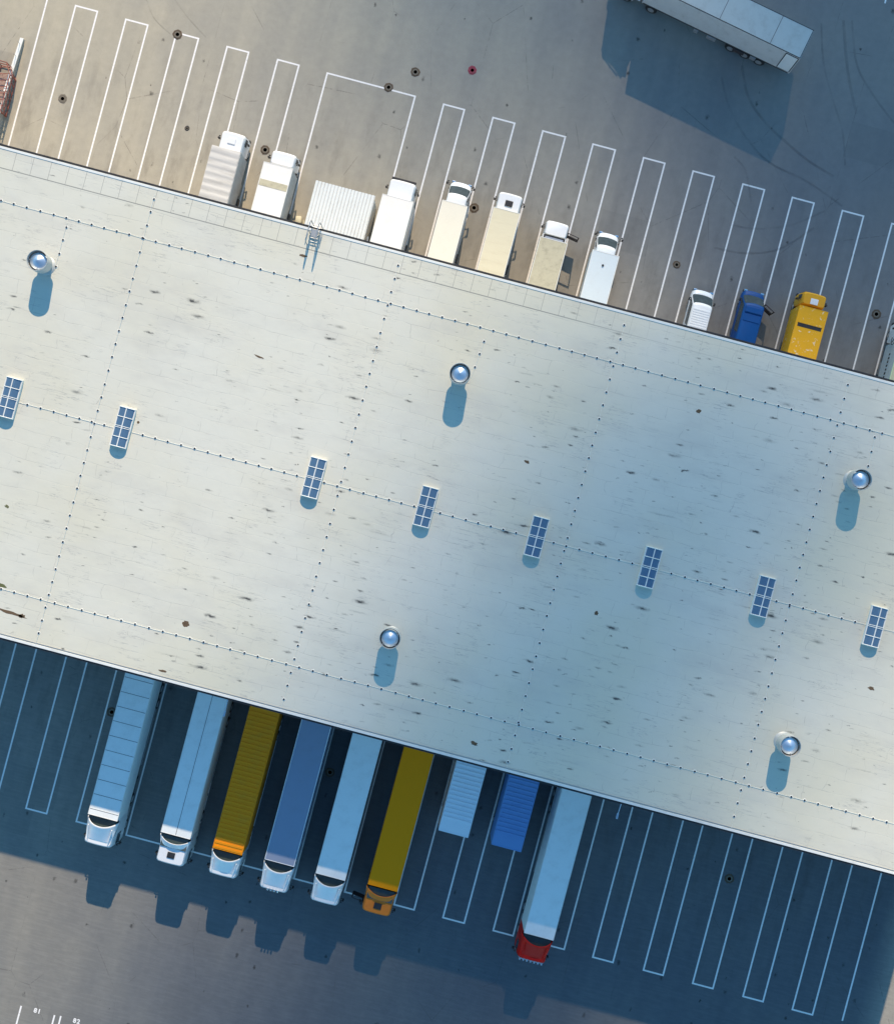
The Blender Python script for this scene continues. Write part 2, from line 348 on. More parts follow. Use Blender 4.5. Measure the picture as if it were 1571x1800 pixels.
# tyre marks
def curve_strip(name, pts, w):
    P = [Vector(uv(*p)) for p in pts]; out = []
    for i in range(len(P)-1):
        p0 = P[max(i-1, 0)]; p1 = P[i]; p2 = P[i+1]; p3 = P[min(i+2, len(P)-1)]
        for k in range(8):
            t = k/8; out.append(.5*((2*p1)+(p2-p0)*t+(2*p0-5*p1+4*p2-p3)*t*t+(3*p1-p0-3*p2+p3)*t**3))
    out.append(P[-1]); m = MB(); L, Rr = [], []
    for i, q in enumerate(out):
        d = (out[min(i+1, len(out)-1)]-out[max(i-1, 0)]).normalized(); n = Vector((-d.y, d.x))*w*.4
        L.append((q.x+n.x, q.y+n.y, .0085)); Rr.append((q.x-n.x, q.y-n.y, .0085))
    m.loft([L, Rr], closed=False); return m.build(name, TYRE, ground)
for pts, wd in (([(1268, 135), (1280, 185), (1310, 240), (1352, 285), (1420, 320), (1480, 362)], .22),
                ([(1304, 115), (1315, 170), (1345, 215), (1382, 250), (1420, 282), (1465, 310)], .26),
                ([(1443, 40), (1447, 110), (1462, 170), (1480, 230), (1485, 290)], .2),
                ([(1497, 35), (1505, 110), (1530, 160), (1571, 215), (1600, 240)], .22),
                ([(1482, 35), (1486, 90), (1492, 140), (1505, 200)], .3),
                ([(1285, 395), (1330, 402), (1390, 395), (1450, 370)], .2), ([(1255, 435), (1310, 445), (1370, 437), (1430, 400)], .2),
                ([(1290, 275), (1310, 300), (1320, 355)], .2), ([(255, -10), (270, 30), (300, 60)], .12), ([(305, -5), (330, 30), (362, 65)], .12)):
    curve_strip('tyre_mark', pts, wd)

# ------------------------------------------------------------------ warehouse
BR = empty('warehouse', (0, 0, 0), -TH, label='long warehouse with a pale membrane roof running diagonally across the picture', cat='warehouse')
SKY = [(16, 699), (215, 751), (551.2, 840), (748, 891), (943, 944), (1142, 998), (1341.7, 1049), (1538.7, 1102)]
SW, SL, SH = 1.22, 2.95, .45
sk = [uv(px, py, ROOF+.3) for px, py in SKY]
# roof sheet, open over each skylight well
def roof_sheet():
    m = MB(); wu, wv = SW/2-.06, SL/2-.06
    cols = [U_L]
    for (a, b) in sk: cols += [a-wu, a+wu]
    cols.append(U_R); z = ROOF
    for i in range(len(cols)-1):
        a, b = cols[i], cols[i+1]
        if i % 2 == 0: m.poly([(a, V_BOT, z), (b, V_BOT, z), (b, V_TOP, z), (a, V_TOP, z)])
        else:
            c = sk[i//2][1]
            m.poly([(a, V_BOT, z), (b, V_BOT, z), (b, c-wv, z), (a, c-wv, z)]); m.poly([(a, c+wv, z), (b, c+wv, z), (b, V_TOP, z), (a, V_TOP, z)])
    bmesh.ops.remove_doubles(m.bm, verts=m.bm.verts, dist=1e-4)
    return m.build('roof', ROOFM, BR)
roof = roof_sheet()
m = MB(); L = U_R-U_L; uc = (U_R+U_L)/2
m.box((uc, V_TOP-.10, ROOF+.005), (L, .17, .05), .01); m.box((uc, V_BOT+.07, ROOF+.005), (L, .18, .05), .01)
m.box((U_R-.13, (V_TOP+V_BOT)/2, ROOF+.03), (.26, V_TOP-V_BOT-.7, .10), .02)
m.build('parapet_cap', TRIM, roof)
m = MB(); m.box((uc, V_BOT+.25, ROOF+.015), (L, .05, .03)); m.build('edge_flashing', STEEL, roof)
m = MB()
for s, v in ((1, V_TOP), (-1, V_BOT)): m.box((uc, v+s*.10, ROOF-.12), (L, .14, .16))
m.build('gutter', BLACK, roof)
m = MB()
m.box((uc, V_TOP-.16, ROOF/2-.1), (L-.3, .2, ROOF-.25)); m.box((uc, V_BOT+.16, ROOF/2-.1), (L-.3, .2, ROOF-.25))
m.box((U_R-.16, (V_TOP+V_BOT)/2, ROOF/2-.1), (.2, V_TOP-V_BOT-.6, ROOF-.25)); m.box((U_L+.16, (V_TOP+V_BOT)/2, ROOF/2-.1), (.2, V_TOP-V_BOT-.6, ROOF-.25))
for k in range(int(L/1.2)):
    for s, v in ((1, V_TOP-.06), (-1, V_BOT+.06)): m.box((U_L+.6+k*1.2, v, 7.6), (.08, .04, 6.2))
m.build('wall', WALLM, BR)
# dock doors opposite the bays
dp = None; dpan = None
def dock_door(u, v, s):
    global dp, dpan
    if dp is None:
        q = MB()
        for x in (-1.55, 1.55): q.box((x, .02, 2.7), (.35, .5, 3.4), .03)
        q.box((0, .02, 4.5), (3.45, .5, .4), .03); q.box((0, .0, .6), (3.45, .4, .7), .02)
        dp = q.build('dock_door', BLACK, BR)
        q = MB(); q.box((0, -.15, 2.6), (2.7, .08, 3.3))
        for z in range(5): q.box((0, -.10, 1.3+z*.65), (2.65, .03, .04))
        dpan = q.build('door_panel', DOORM, dp); o = dp
    else:
        o = link_copy(dp, BR); link_copy(dpan, o)
    o.location = (u, v, 0); o.rotation_euler = (0, 0, 0 if s > 0 else math.pi)
for k in range(22): dock_door(U_L+8+4.16*k, V_TOP-.02, 1)
for k in range(23): dock_door(U_L+6.5+4.16*k, V_BOT+.02, -1)
for px, py in ((394, 1257), (1084, 1437)):
    a = uv(px, py, 9.6); q = MB(); q.cyl((a[0], V_BOT, 9.9), (a[0], a[1]+.3, 9.65), .035, .03, 8); q.box((a[0], a[1]+.1, 9.62), (.16, .42, .1), .03)
    q.build('wall_lamp', CHROME, BR)
# annex at the right end (outside the frame, it casts the stepped shadow)
m = MB(); m.box((U_R+16, -9.7, 2.2), (31.9, 15, 4.4)); m.box((U_R+16, -9.7, 4.45), (32.3, 15.4, .1), .02)
m.build('annex', [WALLM], BR)
# stains on the roof
def blob(px, py, a, b, mat, name, rot=0, z=ROOF+.004):
    c = uv(px, py, z); q = MB(); pts = []
    for i in range(18):
        t = 2*math.pi*i/18; r = 1+random.uniform(-.28, .28); x, y = a*r*math.cos(t), b*r*math.sin(t)
        pts.append((c[0]+x*math.cos(rot)-y*math.sin(rot), c[1]+x*math.sin(rot)+y*math.cos(rot), z))
    q.poly(pts); q.build(name, mat, roof)
blob(18, 1077, 1.15, .12, STAINM, 'mud_stain', R(-3)); blob(38, 1083, .25, .16, STAINM, 'mud_stain'); blob(2, 1029, .4, .14, MOSS, 'moss_patch', R(-5))
blob(327, 1097, .28, .20, STAINM, 'mud_stain'); blob(532, 449, .3, .1, STAINM, 'mud_stain'); blob(455, 627, .35, .07, STAINM, 'mud_stain', R(-8))
blob(1228, 723, .17, .15, STAINM, 'mud_stain'); blob(1531, 1210, .22, .16, STAINM, 'mud_stain'); blob(12, 890, .16, .12, MOSS, 'moss_patch'); blob(287, 1180, .3, .08, STAINM, 'mud_stain')
blob(926, 812, .2, .1, STAINM, 'mud_stain'); blob(1048, 1078, .14, .14, STAINM, 'mud_stain'); blob(833, 1307, .28, .12, STAINM, 'mud_stain', R(-8)); blob(243, 742, .1, .1, STAINM, 'mud_stain')

# lightning conductor lines with their block holders
hold_me = None
def conductor(p0, p1, label, wire=True, jit=.05, sp=1.0):
    global hold_me
    a, b = Vector(uv(*p0, ROOF)), Vector(uv(*p1, ROOF)); L = (b-a).length; d = (b-a)/L
    wx = xy(*a); r = empty('lightning_conductor', (wx[0], wx[1], ROOF), -TH, label=label, cat='conductor line', group='lightning conductor lines on the roof')
    q = MB(); n = int(L/2); prev = 0
    ctrl = [Vector((d.x*L*i/n, d.y*L*i/n, .035)) + Vector((-d.y, d.x, 0))*random.uniform(-.03, .03) for i in range(n+1)]
    for i in range(n): q.cyl(ctrl[i], ctrl[i+1], .011, seg=5)
    q.build('wire', TRIM, r)
    t = .35; holders = []
    while t < L-.1:
        skip = False
        P = a+d*t
        for (su, sv) in sk:
            if abs(P.x-su) < .75 and abs(P.y-sv) < 1.6: skip = True
        if not skip:
            if hold_me is None:
                q = MB(); q.cyl((0, 0, .003), (0, 0, .02), .125, .11, 14, 1); q.cyl((0, 0, .02), (0, 0, .06), .075, .06, 10, 0)
                h = q.build('holder', [BLACK, TRIM], r); hold_me = h
            else: h = link_copy(hold_me, r)
            h.location = (d.x*t, d.y*t, 0)
        t += sp + random.uniform(-jit, jit)
    return r
conductor((-6, 350), (1580, 769.4), 'conductor line along the roof edge nearest the upper row of trucks', sp=.98)
conductor((-6, 697), (1580, 1113.5), 'conductor line along the middle of the roof through the skylights', sp=.98)
conductor((-6, 1033), (1580, 1451), 'conductor line along the roof edge nearest the yellow semi trucks', sp=1.03)
conductor((273, 341.5), (62.5, 1134), 'cross roof conductor line nearest the left edge of the photo')
conductor((702, 458), (494, 1248), 'cross roof conductor line ending above the blue grey trailer', sp=1.02)
conductor((1099, 563), (889.5, 1351.5), 'cross roof conductor line ending above the blue swap body', sp=1.0)
conductor((1492, 668), (1284.5, 1456), 'cross roof conductor line between the last two skylights', sp=.99)
conductor((119, 391), (97, 474), 'short conductor spur beside the leftmost roof vent')
conductor((853.5, 592), (828, 664), 'short conductor spur beside the central roof vent', sp=.98)
conductor((1539, 760), (1525, 822), 'short conductor spur beside the rightmost roof vent', sp=1.1)

# round roof ventilators
def vent(px, py, label, first=None):
    hgt = 1.7; x, y = at(px, py, ROOF+hgt)
    r = empty('roof_ventilator', (x, y, ROOF), random.uniform(0, 6), label=label, cat='roof vent', group='round metal roof ventilators')
    if first:
        for ch in first.children: link_copy(ch, r)
        return r
    q = MB(); q.lathe([(.72, .004), (.66, .05), (.52, .10), (.50, .6), (.50, .82)]); q.build('base_pipe', ALUD, r, smooth=True)
    q = MB(); q.lathe([(.62, .72), (.76, .78), (.76, 1.68), (.75, 1.70), (.72, 1.70), (.72, 1.62), (.72, .9), (.58, .80), (.62, .72)], seg=36); q.build('wind_band', ALUD, r, smooth=True)
    q = MB(); q.lathe([(.60, 1.40), (.61, 1.44), (.30, 1.60), (.03, 1.73), (.001, 1.73)], seg=36); q.cyl((0, 0, .8), (0, 0, 1.42), .45, .58, 24)
    q.build('cone_cap', ALU, r, smooth=True)
    q = MB()
    for k in range(4):
        a = k*math.pi/2; q.box((.655*math.cos(a), .655*math.sin(a), 1.5), (.16, .05, .03), rot=Matrix.Rotation(a, 4, 'Z'))
    q.build('bracket', STEEL, r)
    return r
v1 = vent(65, 457, 'leftmost silver roof vent, below the empty bays')
for px, py, lb in ((808.5, 656, 'silver roof vent at the middle of the roof, above the skylight row'), (685, 1123, 'silver roof vent below the skylight row, near the yellow trailers'),
                   (1514.5, 843, 'rightmost silver roof vent, above the skylight row'), (1389.5, 1312.5, 'silver roof vent at the lower right of the roof, over empty bays')):
    vent(px, py, lb, v1)
# skylights
def skylight(i, label, first=None):
    u, v = sk[i]; x, y = xy(u, v)
    r = empty('skylight', (x, y, ROOF), -TH, label=label, cat='skylight', group='glazed roof skylights in a row')
    if first:
        for ch in first.children: link_copy(ch, r)
        return r
    q = MB(); t = .05; z0, z1 = -.75, .20
    for s in (-1, 1):
        q.box((s*(SW/2-t/2), 0, .10), (t, SL, .20)); q.box((0, s*(SL/2-t/2), .10), (SW-2*t, t, .20))
    q.build('curb', TRIM, r)
    q = MB()
    for s in (-1, 1):
        q.box((s*(SW/2-.075), 0, -.38), (.03, SL-.12, .75)); q.box((0, s*(SL/2-.075), -.38), (SW-.18, .03, .75))
    q.box((0, 0, -.77), (SW-.12, SL-.12, .03)); q.build('shaft', SKIN, r)
    q = MB(); N = 10
    def arc(f, y, o=0): a = math.pi*f; return (-(SW/2-.05+o)*math.cos(a), y, .2+(SH-.2+o)*math.sin(a))
    q.loft([[arc(k/N, -SL/2+.03) for k in range(N+1)], [arc(k/N, SL/2-.03) for k in range(N+1)]], closed=False)
    for y in (-SL/2+.03, SL/2-.03): q.poly([arc(k/N, y) for k in range(N+1)])
    q.build('glazing', SKG, r)
    q = MB()
    for y, wd in ((-SL/2+.03, .08), (-SL/4, .07), (-.06, .05), (.06, .05), (SL/4, .07), (SL/2-.03, .08)):
        for k in range(N): q.cyl(arc(k/N, y, .012), arc((k+1)/N, y, .012), wd/2, seg=5)
    for s in (-1, 1): q.box((s*(SW/2-.035), 0, .23), (.08, SL, .05))
    q.box((0, 0, SH+.015), (.075, SL-.04, .03))
    q.build('rib', TRIM, r)
    q = MB(); q.box((0, 0, .12), (.10, SL-.12, .06)); q.build('inner_bar', TRIM, r)
    return r
slab = ['leftmost skylight, cut by the left edge of the photo', 'skylight beside a small dark spot, second from the left edge', 'skylight just left of a cross roof conductor line, third from the left',
        'skylight below the central roof vent', 'skylight just left of the cross line ending above the blue swap body', 'skylight in the bluest part of the roof, sixth from the left',
        'skylight just left of the last cross roof conductor line', 'rightmost skylight, near the right edge of the photo']
s1 = skylight(0, slab[0])
for i in range(1, 8): skylight(i, slab[i], s1)

# roof access ladder straddling the parapet
lu, lv = uv(551, 414, ROOF+.3); lx, ly = xy(lu, V_TOP)
lad = empty('roof_ladder', (lx, ly, ROOF), -TH, label='grey steel access ladder with hand rails hooked over the roof edge', cat='ladder')
for s in (-1, 1):
    q = MB(); x = s*.33
    pts = [(x, .35, -3.0), (x, .35, .9), (x, .15, 1.15), (x, -1.0, 1.15), (x, -1.25, .95), (x, -1.25, .02)]
    for a, b in zip(pts, pts[1:]): q.cyl(a, b, .035, seg=8)
    q.cyl((x*1.6, -.2, .15), (x*1.6, -1.0, .15), .03, seg=8); q.cyl((x, -.4, .06), (x, -.4, 1.15), .03, seg=8)
    q.build('hand_rail', STEEL, lad)
q = MB()
for k in range(9): q.cyl((-.33, .35, -2.8+k*.33), (.33, .35, -2.8+k*.33), .022, seg=8)
for y, z in ((.1, .14), (-.15, .16), (-.45, .17), (-.7, .17), (-.95, .15)): q.cyl((-.33, y, z), (.33, y, z), .028, seg=8)
q.build('rung', STEEL, lad)
q = MB(); q.box((0, -.35, .21), (.5, .55, .02)); q.build('step_plate', STEEL, lad)

# ------------------------------------------------------------------ vehicle builders
def outline(yf, yr, hw, rf, rr, bulge=0):
    P = []
    for k in range(5): P.append((-hw+2*hw*0+0, 0))
    P = []
    def corner(cx, cy, r, a0):
        for k in range(5):
            a = a0+R(90)*k/4; P.append((cx+r*math.cos(a), cy+r*math.sin(a)))
    corner(hw-rf, yf-rf, rf, 0)
    for f in (.5, 0, -.5): P.append((f*(hw-rf), yf))
    corner(-hw+rf, yf-rf, rf, R(90)); P.append((-hw, (yf+yr)/2))
    corner(-hw+rr, yr+rr, rr, R(180)); corner(hw-rr, yr+rr, rr, R(270)); P.append((hw, (yf+yr)/2))
    return [(x, y+(bulge*(1-(x/hw)**2) if y > yf-rf*1.01 else 0)) for x, y in P]
FRONT = list(range(1, 12)); SIDEL = [12, 13, 14]; 
def interp(secs, z):
    for a, b in zip(secs, secs[1:]):
        if a[0] <= z <= b[0]:
            t = (z-a[0])/(b[0]-a[0]); return tuple(p+(q-p)*t for p, q in zip(a, b))
    return secs[-1]
def ring(sec, off=0):
    z, yf, yr, hw, rf, rr, bl = sec
    return [(x, y, z) for x, y in outline(yf+off, yr-off, hw+off, rf, rr, bl)]
wheel_me = {}
def wheel(parent, x, y, r=.5, wd=.30, rimmat=None):
    key = (r, wd)
    if key not in wheel_me:
        q = MB(); q.cyl((-wd/2, 0, 0), (wd/2, 0, 0), r, seg=24)
        bmesh.ops.bevel(q.bm, geom=[e for e in q.bm.edges if len(e.link_faces) == 2 and e.calc_face_angle(0) > 1], offset=.05, segments=2, affect='EDGES')
        a = q.build('wheel', RUBBER, parent, smooth=True)
        q = MB(); q.cyl((-wd/2-.012, 0, 0), (wd/2+.012, 0, 0), r*.56, seg=20); q.cyl((-wd/2-.05, 0, 0), (wd/2+.05, 0, 0), r*.2, seg=12)
        b = q.build('rim', STEEL, a, smooth=True); wheel_me[key] = (a, b)
    else:
        a = link_copy(wheel_me[key][0], parent); link_copy(wheel_me[key][1], a)
    a.location = (x, y, r); return a
def mirrors(root, y, hw, z=2.0, mat=None, big=1.0, sides=(-1, 1)):
    for s in sides:
        q = MB(); x = s*(hw+.28*big)
        q.box((x, y, z), (.16*big, .12, .52*big), .03); q.cyl((s*hw*.94, y-.05, z+.3*big), (x, y, z+.28*big), .03, seg=6); q.cyl((s*hw*.94, y-.05, z-.2*big), (x, y, z-.2*big), .03, seg=6)
        q.box((s*(hw+.12), y+.1, z+.33*big), (.14, .1, .08), .02)
        q.build('mirror', mat or BLACK, root)
def open_door(root, s, y, hw, mat, z0=.75, z1=2.45, ang=78):
    q = MB(); t = .05; d = 1.0
    A = R(ang)
    M = Matrix.Rotation(-A if s < 0 else A, 4, 'Z')
    # door leaf swings out from its front hinge; the window is an opening with a frame
    def pl(y0, y1, a, b): q.box((0, -(y0+y1)/2, (a+b)/2), (t, abs(y1-y0), b-a), .01)
    zm = z0+(z1-z0)*.52
    pl(0, d, z0, zm); pl(0, .09, zm, z1); pl(d-.09, d, zm, z1); pl(.09, d-.09, z1-.09, z1)
    o = q.build('door', mat, root); o.location = (s*hw, y, 0); o.rotation_euler = (0, 0, (1 if s > 0 else -1)*A)
    q = MB(); q.box((s*.02, -.5, z0+.35), (.06, .18, .04)); h = q.build('handle', BLACK, o)
    return o
def cab_over(root, y0, L, hw, H, mat, deflect=0, hatch=None, hatch_y=.45, visor=False, tiltdark=False, lamps=0, defw=1.25, stacks=False):
    """forward-control cab, rear face at y0, length L"""
    F = y0+L; K = H/3.0
    secs = [(.45, F-.02, y0+.25, hw*.96, .16, .06, .06), (.95, F, y0+.1, hw, .18, .08, .08), (1.55, F-.01, y0, hw, .19, .1, .08),
            (H*.70, F-.05, y0, hw*.985, .19, .1, .07), (H*.88, F-.09, y0, hw*.95, .20, .12, .06), (H*.955, F-.15, y0+.02, hw*.905, .20, .14, .05), (H*.987, F-.25, y0+.06, hw*.85, .20, .16, .04)]
    wz0, wz1 = 1.6, H*.84
    q = MB(); q.loft([ring(s_) for s_ in secs]); cab = q.build('cab', mat, root, smooth=True)
    def band(z0, z1, idx, off=.012, n=5):
        rr = [ring(interp(secs, z0+(z1-z0)*k/n), off) for k in range(n+1)]; return [[r_[i] for i in idx] for r_ in rr]
    q = MB(); q.loft(band(wz0, wz1, range(2, 11)), closed=False); q.build('windscreen', GLASS, cab)
    for s, idx in ((1, [24, 0]), (-1, [12, 13])):
        q = MB(); q.loft(band(wz0+.05, min(wz1, 2.6), idx, .013), closed=False); q.build('side_window', GLASS, cab)
    if visor:
        q = MB(); q.box((0, F+.04, H*.86), (hw*1.8, .22, .05), .02); q.build('sun_visor', BLACK, cab)
    q = MB(); q.box((0, F+.03, .62), (hw*1.92, .22, .42), .06); bp = q.build('bumper', BLACK if mat in (CABW, WHITE) else DARK, root)
    for s in (-1, 1):
        q = MB(); q.box((s*hw*.72, F+.145, .66), (.34, .03, .18), .01); q.build('headlight', CHROME, root)
    top = secs[-1][0]
    if hatch:
        q = MB(); q.box((0, y0+L*hatch_y, top+.03), (.62, .48, .07), .03, rot=None); q.build('roof_hatch', hatch, cab)
    if deflect:
        # hollow wind deflector: a sloping shell, open towards the trailer
        zt = deflect; NS, NTt = 16, 10; rows = []
        for j in range(NTt+1):
            t = j/NTt; row = []
            for i in range(NS+1):
                s = -1+2*i/NS
                yr = y0-.10+.42*(1-s*s)
                ya = F-.42 if not hatch else y0+.85
                yy = ya + (yr-ya)*t
                wv = hw*.80+(defw-hw*.80)*t**.8
                prof = t**1.05 if not hatch else t**.8
                z = top-.03+(zt-top)*prof*(1-abs(s)**3.2*.95)
                row.append((wv*s, yy, z))
            a, b = row[0], row[-1]
            row = [(a[0]*1.02, a[1], top-.45)]+row+[(b[0]*1.02, b[1], top-.45)]
            rows.append(row)
        q = MB(); q.loft(rows, closed=False); o = q.build('wind_deflector', mat, cab, smooth=True)
        md = o.modifiers.new('s', 'SOLIDIFY'); md.thickness = .035; md.offset = 0
        q = MB(); q.box((0, y0+.32, top+.04), (hw*1.75, .95, .10), .03); q.box((0, y0+.02, (top+1)/2), (hw*1.9, .10, top-.9), .03); q.build('deflector_shade_plate', SHADEM, cab)  # dark colour painted in for shade in the hollow and the gap behind
        for s in (-1, 1):
            q = MB(); q.box((s*hw*1.0, y0-.08, 2.2), (.05, .55, 2.3), .02); q.build('side_fairing', mat, cab)
        if not hatch:
            for s in (-1, 1):
                q = MB(); q.cyl((s*hw*.70, F-.30, top+.02), (s*hw*.80, y0+.45, top+(zt-top)*.55), .035, .05, 8); q.build('deflector_rib', mat, cab, smooth=True)
    if lamps:
        for k in range(lamps):
            x = (k-(lamps-1)/2)*.27
            q = MB(); q.cyl((x, F-.24, top+.03), (x, F-.08, top+.03), .075, .085, 12); q.build('roof_lamp', CHROME, cab)
    if stacks:
        q = MB(); q.cyl((-hw*.92, F+.10, 1.25), (hw*.92, F+.10, 1.25), .035, seg=8)
        for s in (-1, 1):
            q.cyl((s*hw*.82, F+.08, .6), (s*hw*.82, F-.1, 3.3), .045, seg=8); q.cyl((s*hw*.68, F+.1, .6), (s*hw*.68, F-.08, 3.3), .04, seg=8)
        for k in range(7): q.cyl((-.9+.3*k, F-.08, 3.3), (-.9+.3*k, F+.10, 3.3), .085, seg=10)
        q.cyl((-hw*.82, F-.0, 3.2), (hw*.82, F-.0, 3.2), .03, seg=8)
        q.build('light_bar', CHROME, cab)
    return cab
def cab_bonnet(root, y0, L, hw, mat, H=2.25, roofslope=.25):
    """short bonnet light-truck cab"""
    F = y0+L
    hood = [(.35, F-.03, y0, hw*.96, .30, .05, .08), (.75, F, y0, hw, .34, .05, .12), (1.02, F-.08, y0, hw*.97, .36, .05, .12), (1.16, F-.28, y0, hw*.90, .36, .05, .10), (1.22, F-.45, y0+.02, hw*.85, .3, .05, .08)]
    q = MB(); q.loft([ring(s) for s in hood])
    cb = [(1.18, F-.44, y0, hw*.98, .22, .06, .14), (1.6, F-.84, y0, hw*.95, .2, .06, .14), (H-.12, F-1.36, y0, hw*.88, .2, .1, .12), (H-.02, F-1.46, y0+.04, hw*.82, .2, .12, .08), (H+.02, F-1.54, y0+.1, hw*.74, .2, .12, .06)]
    q.loft([ring(s) for s in cb]); cab = q.build('cab', mat, root, smooth=True)
    def band(z0, z1, idx, off=.012, n=4):
        rr = [ring(interp(cb, z0+(z1-z0)*k/n), off) for k in range(n+1)]; return [[r_[i] for i in idx] for r_ in rr]
    q = MB(); q.loft(band(1.26, H-.1, range(2, 11)), closed=False); q.build('windscreen', GLASS, cab)
    for idx in ([24, 0], [12, 13]):
        q = MB(); q.loft(band(1.25, H-.2, idx), closed=False); q.build('side_window', GLASS, cab)
    q = MB(); q.box((0, F+.07, .48), (hw*1.8, .16, .26), .05); q.build('bumper', BLACK, root)
    for s in (-1, 1):
        q = MB(); q.box((s*hw*.74, F+.02, .86), (.3, .16, .18), .05); q.build('headlight', CHROME, root)
    return cab
def cargo(root, y0, y1, w_, h, mat, sidemat, zb=1.1, ribs=0, ribw=.03, ribh=.02, cen=False, rails=TRIM, ribmat=None, seams=0, sag=0):
    """box body; ribs run across the roof"""
    q = MB(); q.box((0, (y0+y1)/2, (zb+h)/2), (w_, y1-y0, h-zb), .035)
    b = q.build('cargo_box', sidemat, root)
    q = MB(); q.box((0, (y0+y1)/2, h+.012), (w_-.07, y1-y0-.08, .03), .008)
    if ribs:
        for k in range(ribs):
            y = y0+(y1-y0)*(k+.5)/ribs; q.box((0, y, h+.03), (w_-.16, ribw, ribh*2))
    if sag:
        n = int((y1-y0)/.06); q.loft([[(x, y0+.05+(y1-y0-.1)*k/n, h+.05+sag*math.sin((y1-y0)*k/n*2*math.pi/.62+.35*math.sin(k*.7+x))) for k in range(n+1)] for x in [(-.48+.96*i/8)*w_ for i in range(9)]][::-1], closed=False)
    q.build('roof_panel', mat, b, smooth=bool(sag))
    if seams:
        q = MB()
        for k in range(seams): q.box((0, y0+(y1-y0)*(k+.6)/seams, h+.03), (w_-.1, .03, .012))
        q.build('roof_seam', DARK, b)
    if cen:
        q = MB(); q.box((0, (y0+y1)/2, h+.03), (.03, y1-y0-.15, .012)); q.build('roof_seam', DARK, b)
    if rails:
        q = MB()
        for s in (-1, 1): q.box((s*(w_/2-.02), (y0+y1)/2, h+.012), (.05, y1-y0, .055), .01)
        q.box((0, y1-.02, h+.012), (w_-.1, .05, .055), .01); q.box((0, y0+.02, h+.012), (w_-.1, .05, .055), .01)
        q.build('roof_rail', rails, b)
    q = MB()
    for s in (-1, 1): q.box((s*w_/4, y0-.02, (zb+h)/2), (w_/2-.06, .04, h-zb-.12), .01)
    q.build('rear_door', sidemat, b)
    return b
def chassis(root, y0, y1, z=.95, w_=.85):
    q = MB()
    for s in (-1, 1): q.box((s*w_/2, (y0+y1)/2, z-.08), (.12, y1-y0, .24))
    n = max(2, int((y1-y0)/1.3))
    for k in range(n+1): q.box((0, y0+.1+(y1-y0-.2)*k/n, z-.05), (w_*2.3, .1, .12))
    q.build('chassis', DARK, root)
def tank(root, s, y, L=1.2, x=.95, mat=None):
    q = MB(); q.box((s*x, y, .68), (.5, L, .5), .1); q.build('fuel_tank', mat or STEEL, root)

def place(name, P, Q, h, vwall, label, cat, group, s, dock=.12):
    """root at the dock wall, local +y points away from the warehouse. P, Q front roof corners in photo order"""
    a, b = uv(*P, h), uv(*Q, h); u = (a[0]+b[0])/2; vf = (a[1]+b[1])/2
    x, y = xy(u, vwall+s*dock)
    r = empty(name, (x, y, 0), -TH + (0 if s > 0 else math.pi), label=label, cat=cat, group=group)
    return r, abs(b[0]-a[0]), abs(vf-vwall)-dock, u
def along(px, py, z, vwall, dock=.12): return abs(uv(px, py, z)[1]-vwall)-dock

GU = 'trucks and vans backed up to the sunny side of the warehouse'
GL = 'articulated trucks backed up to the shaded side of the warehouse'
# ---- upper row -----------------------------------------------------------
def rigid(P, Q, h, cf, label, cabkind, mat, roofmat, **k):
    r, wd, yb, u = place('box_truck', P, Q, h, V_TOP, label, 'box truck', GU, 1)
    yf = along(cf[0], cf[1], cf[2], V_TOP); wd = k.get('w', wd)
    cargo(r, 0, yb, wd, h, roofmat, k.get('side', WHITE), zb=1.0, sag=k.get('sag', 0), ribs=k.get('ribs', 0), rails=k.get('rails', TRIM), ribh=k.get('ribh', .012), ribw=k.get('ribw', .05))
    chassis(r, .2, yf-.5)
    hw = k.get('hw', wd*.46)
    if cabkind == 'over': cab_over(r, yb+k.get('gap', .12), yf+.2-yb-k.get('gap', .12), hw, k.get('H', 2.7), mat, deflect=k.get('deflect', 0), hatch=k.get('hatch'), visor=k.get('visor', False), defw=hw*1.02, hatch_y=k.get('hatch_y', .45))
    else: cab_bonnet(r, yb+.06, yf-yb-.06, hw, mat, H=k.get('H', 2.3))
    mirrors(r, yf-.45, hw, 1.75 if cabkind != 'over' else 2.0, big=.8, sides=k.get('msides', (-1, 1)))
    R_ = .42 if cabkind != 'over' else .46
    for s in (-1, 1):
        wheel(r, s*(hw-.18), yf-.75, R_, .28); wheel(r, s*(wd/2-.32), min(1.6, yb*.35), R_, .5)
    for s in (-1, 1): tank(r, s, yb*.62, 1.0, wd/2-.3)
    if k.get('lift', True):
        q = MB(); q.box((wd/2+.10, yb*.42, .85), (.12, .75, .5), .03); q.build('tool_box', BLACK, r)
    return r, wd, yb, yf
G = []
rigid((372.5, 253.8), (424, 267), 3.5, (407, 233.5, 2.6), 'white truck with a greyish faded box roof, leftmost of the upper row', 'over', CABW, LGREY, side=LGREY, hw=1.02, H=2.6, hatch=CABW, hatch_y=.5, sag=.014, rails=None)
r, wd, yb, yf = rigid((464, 283), (515, 297), 3.5, (500.5, 269.5, 2.6), 'white truck with a beige band across its box roof', 'over', CABW, BRIGHT, hw=1.05, H=2.6, gap=.28, side=LGREY)
q = MB(); q.box((0, yb-1.65, 3.5+.034), (wd-.12, .52, .02)); q.build('beige_panel', DCREAM, r)
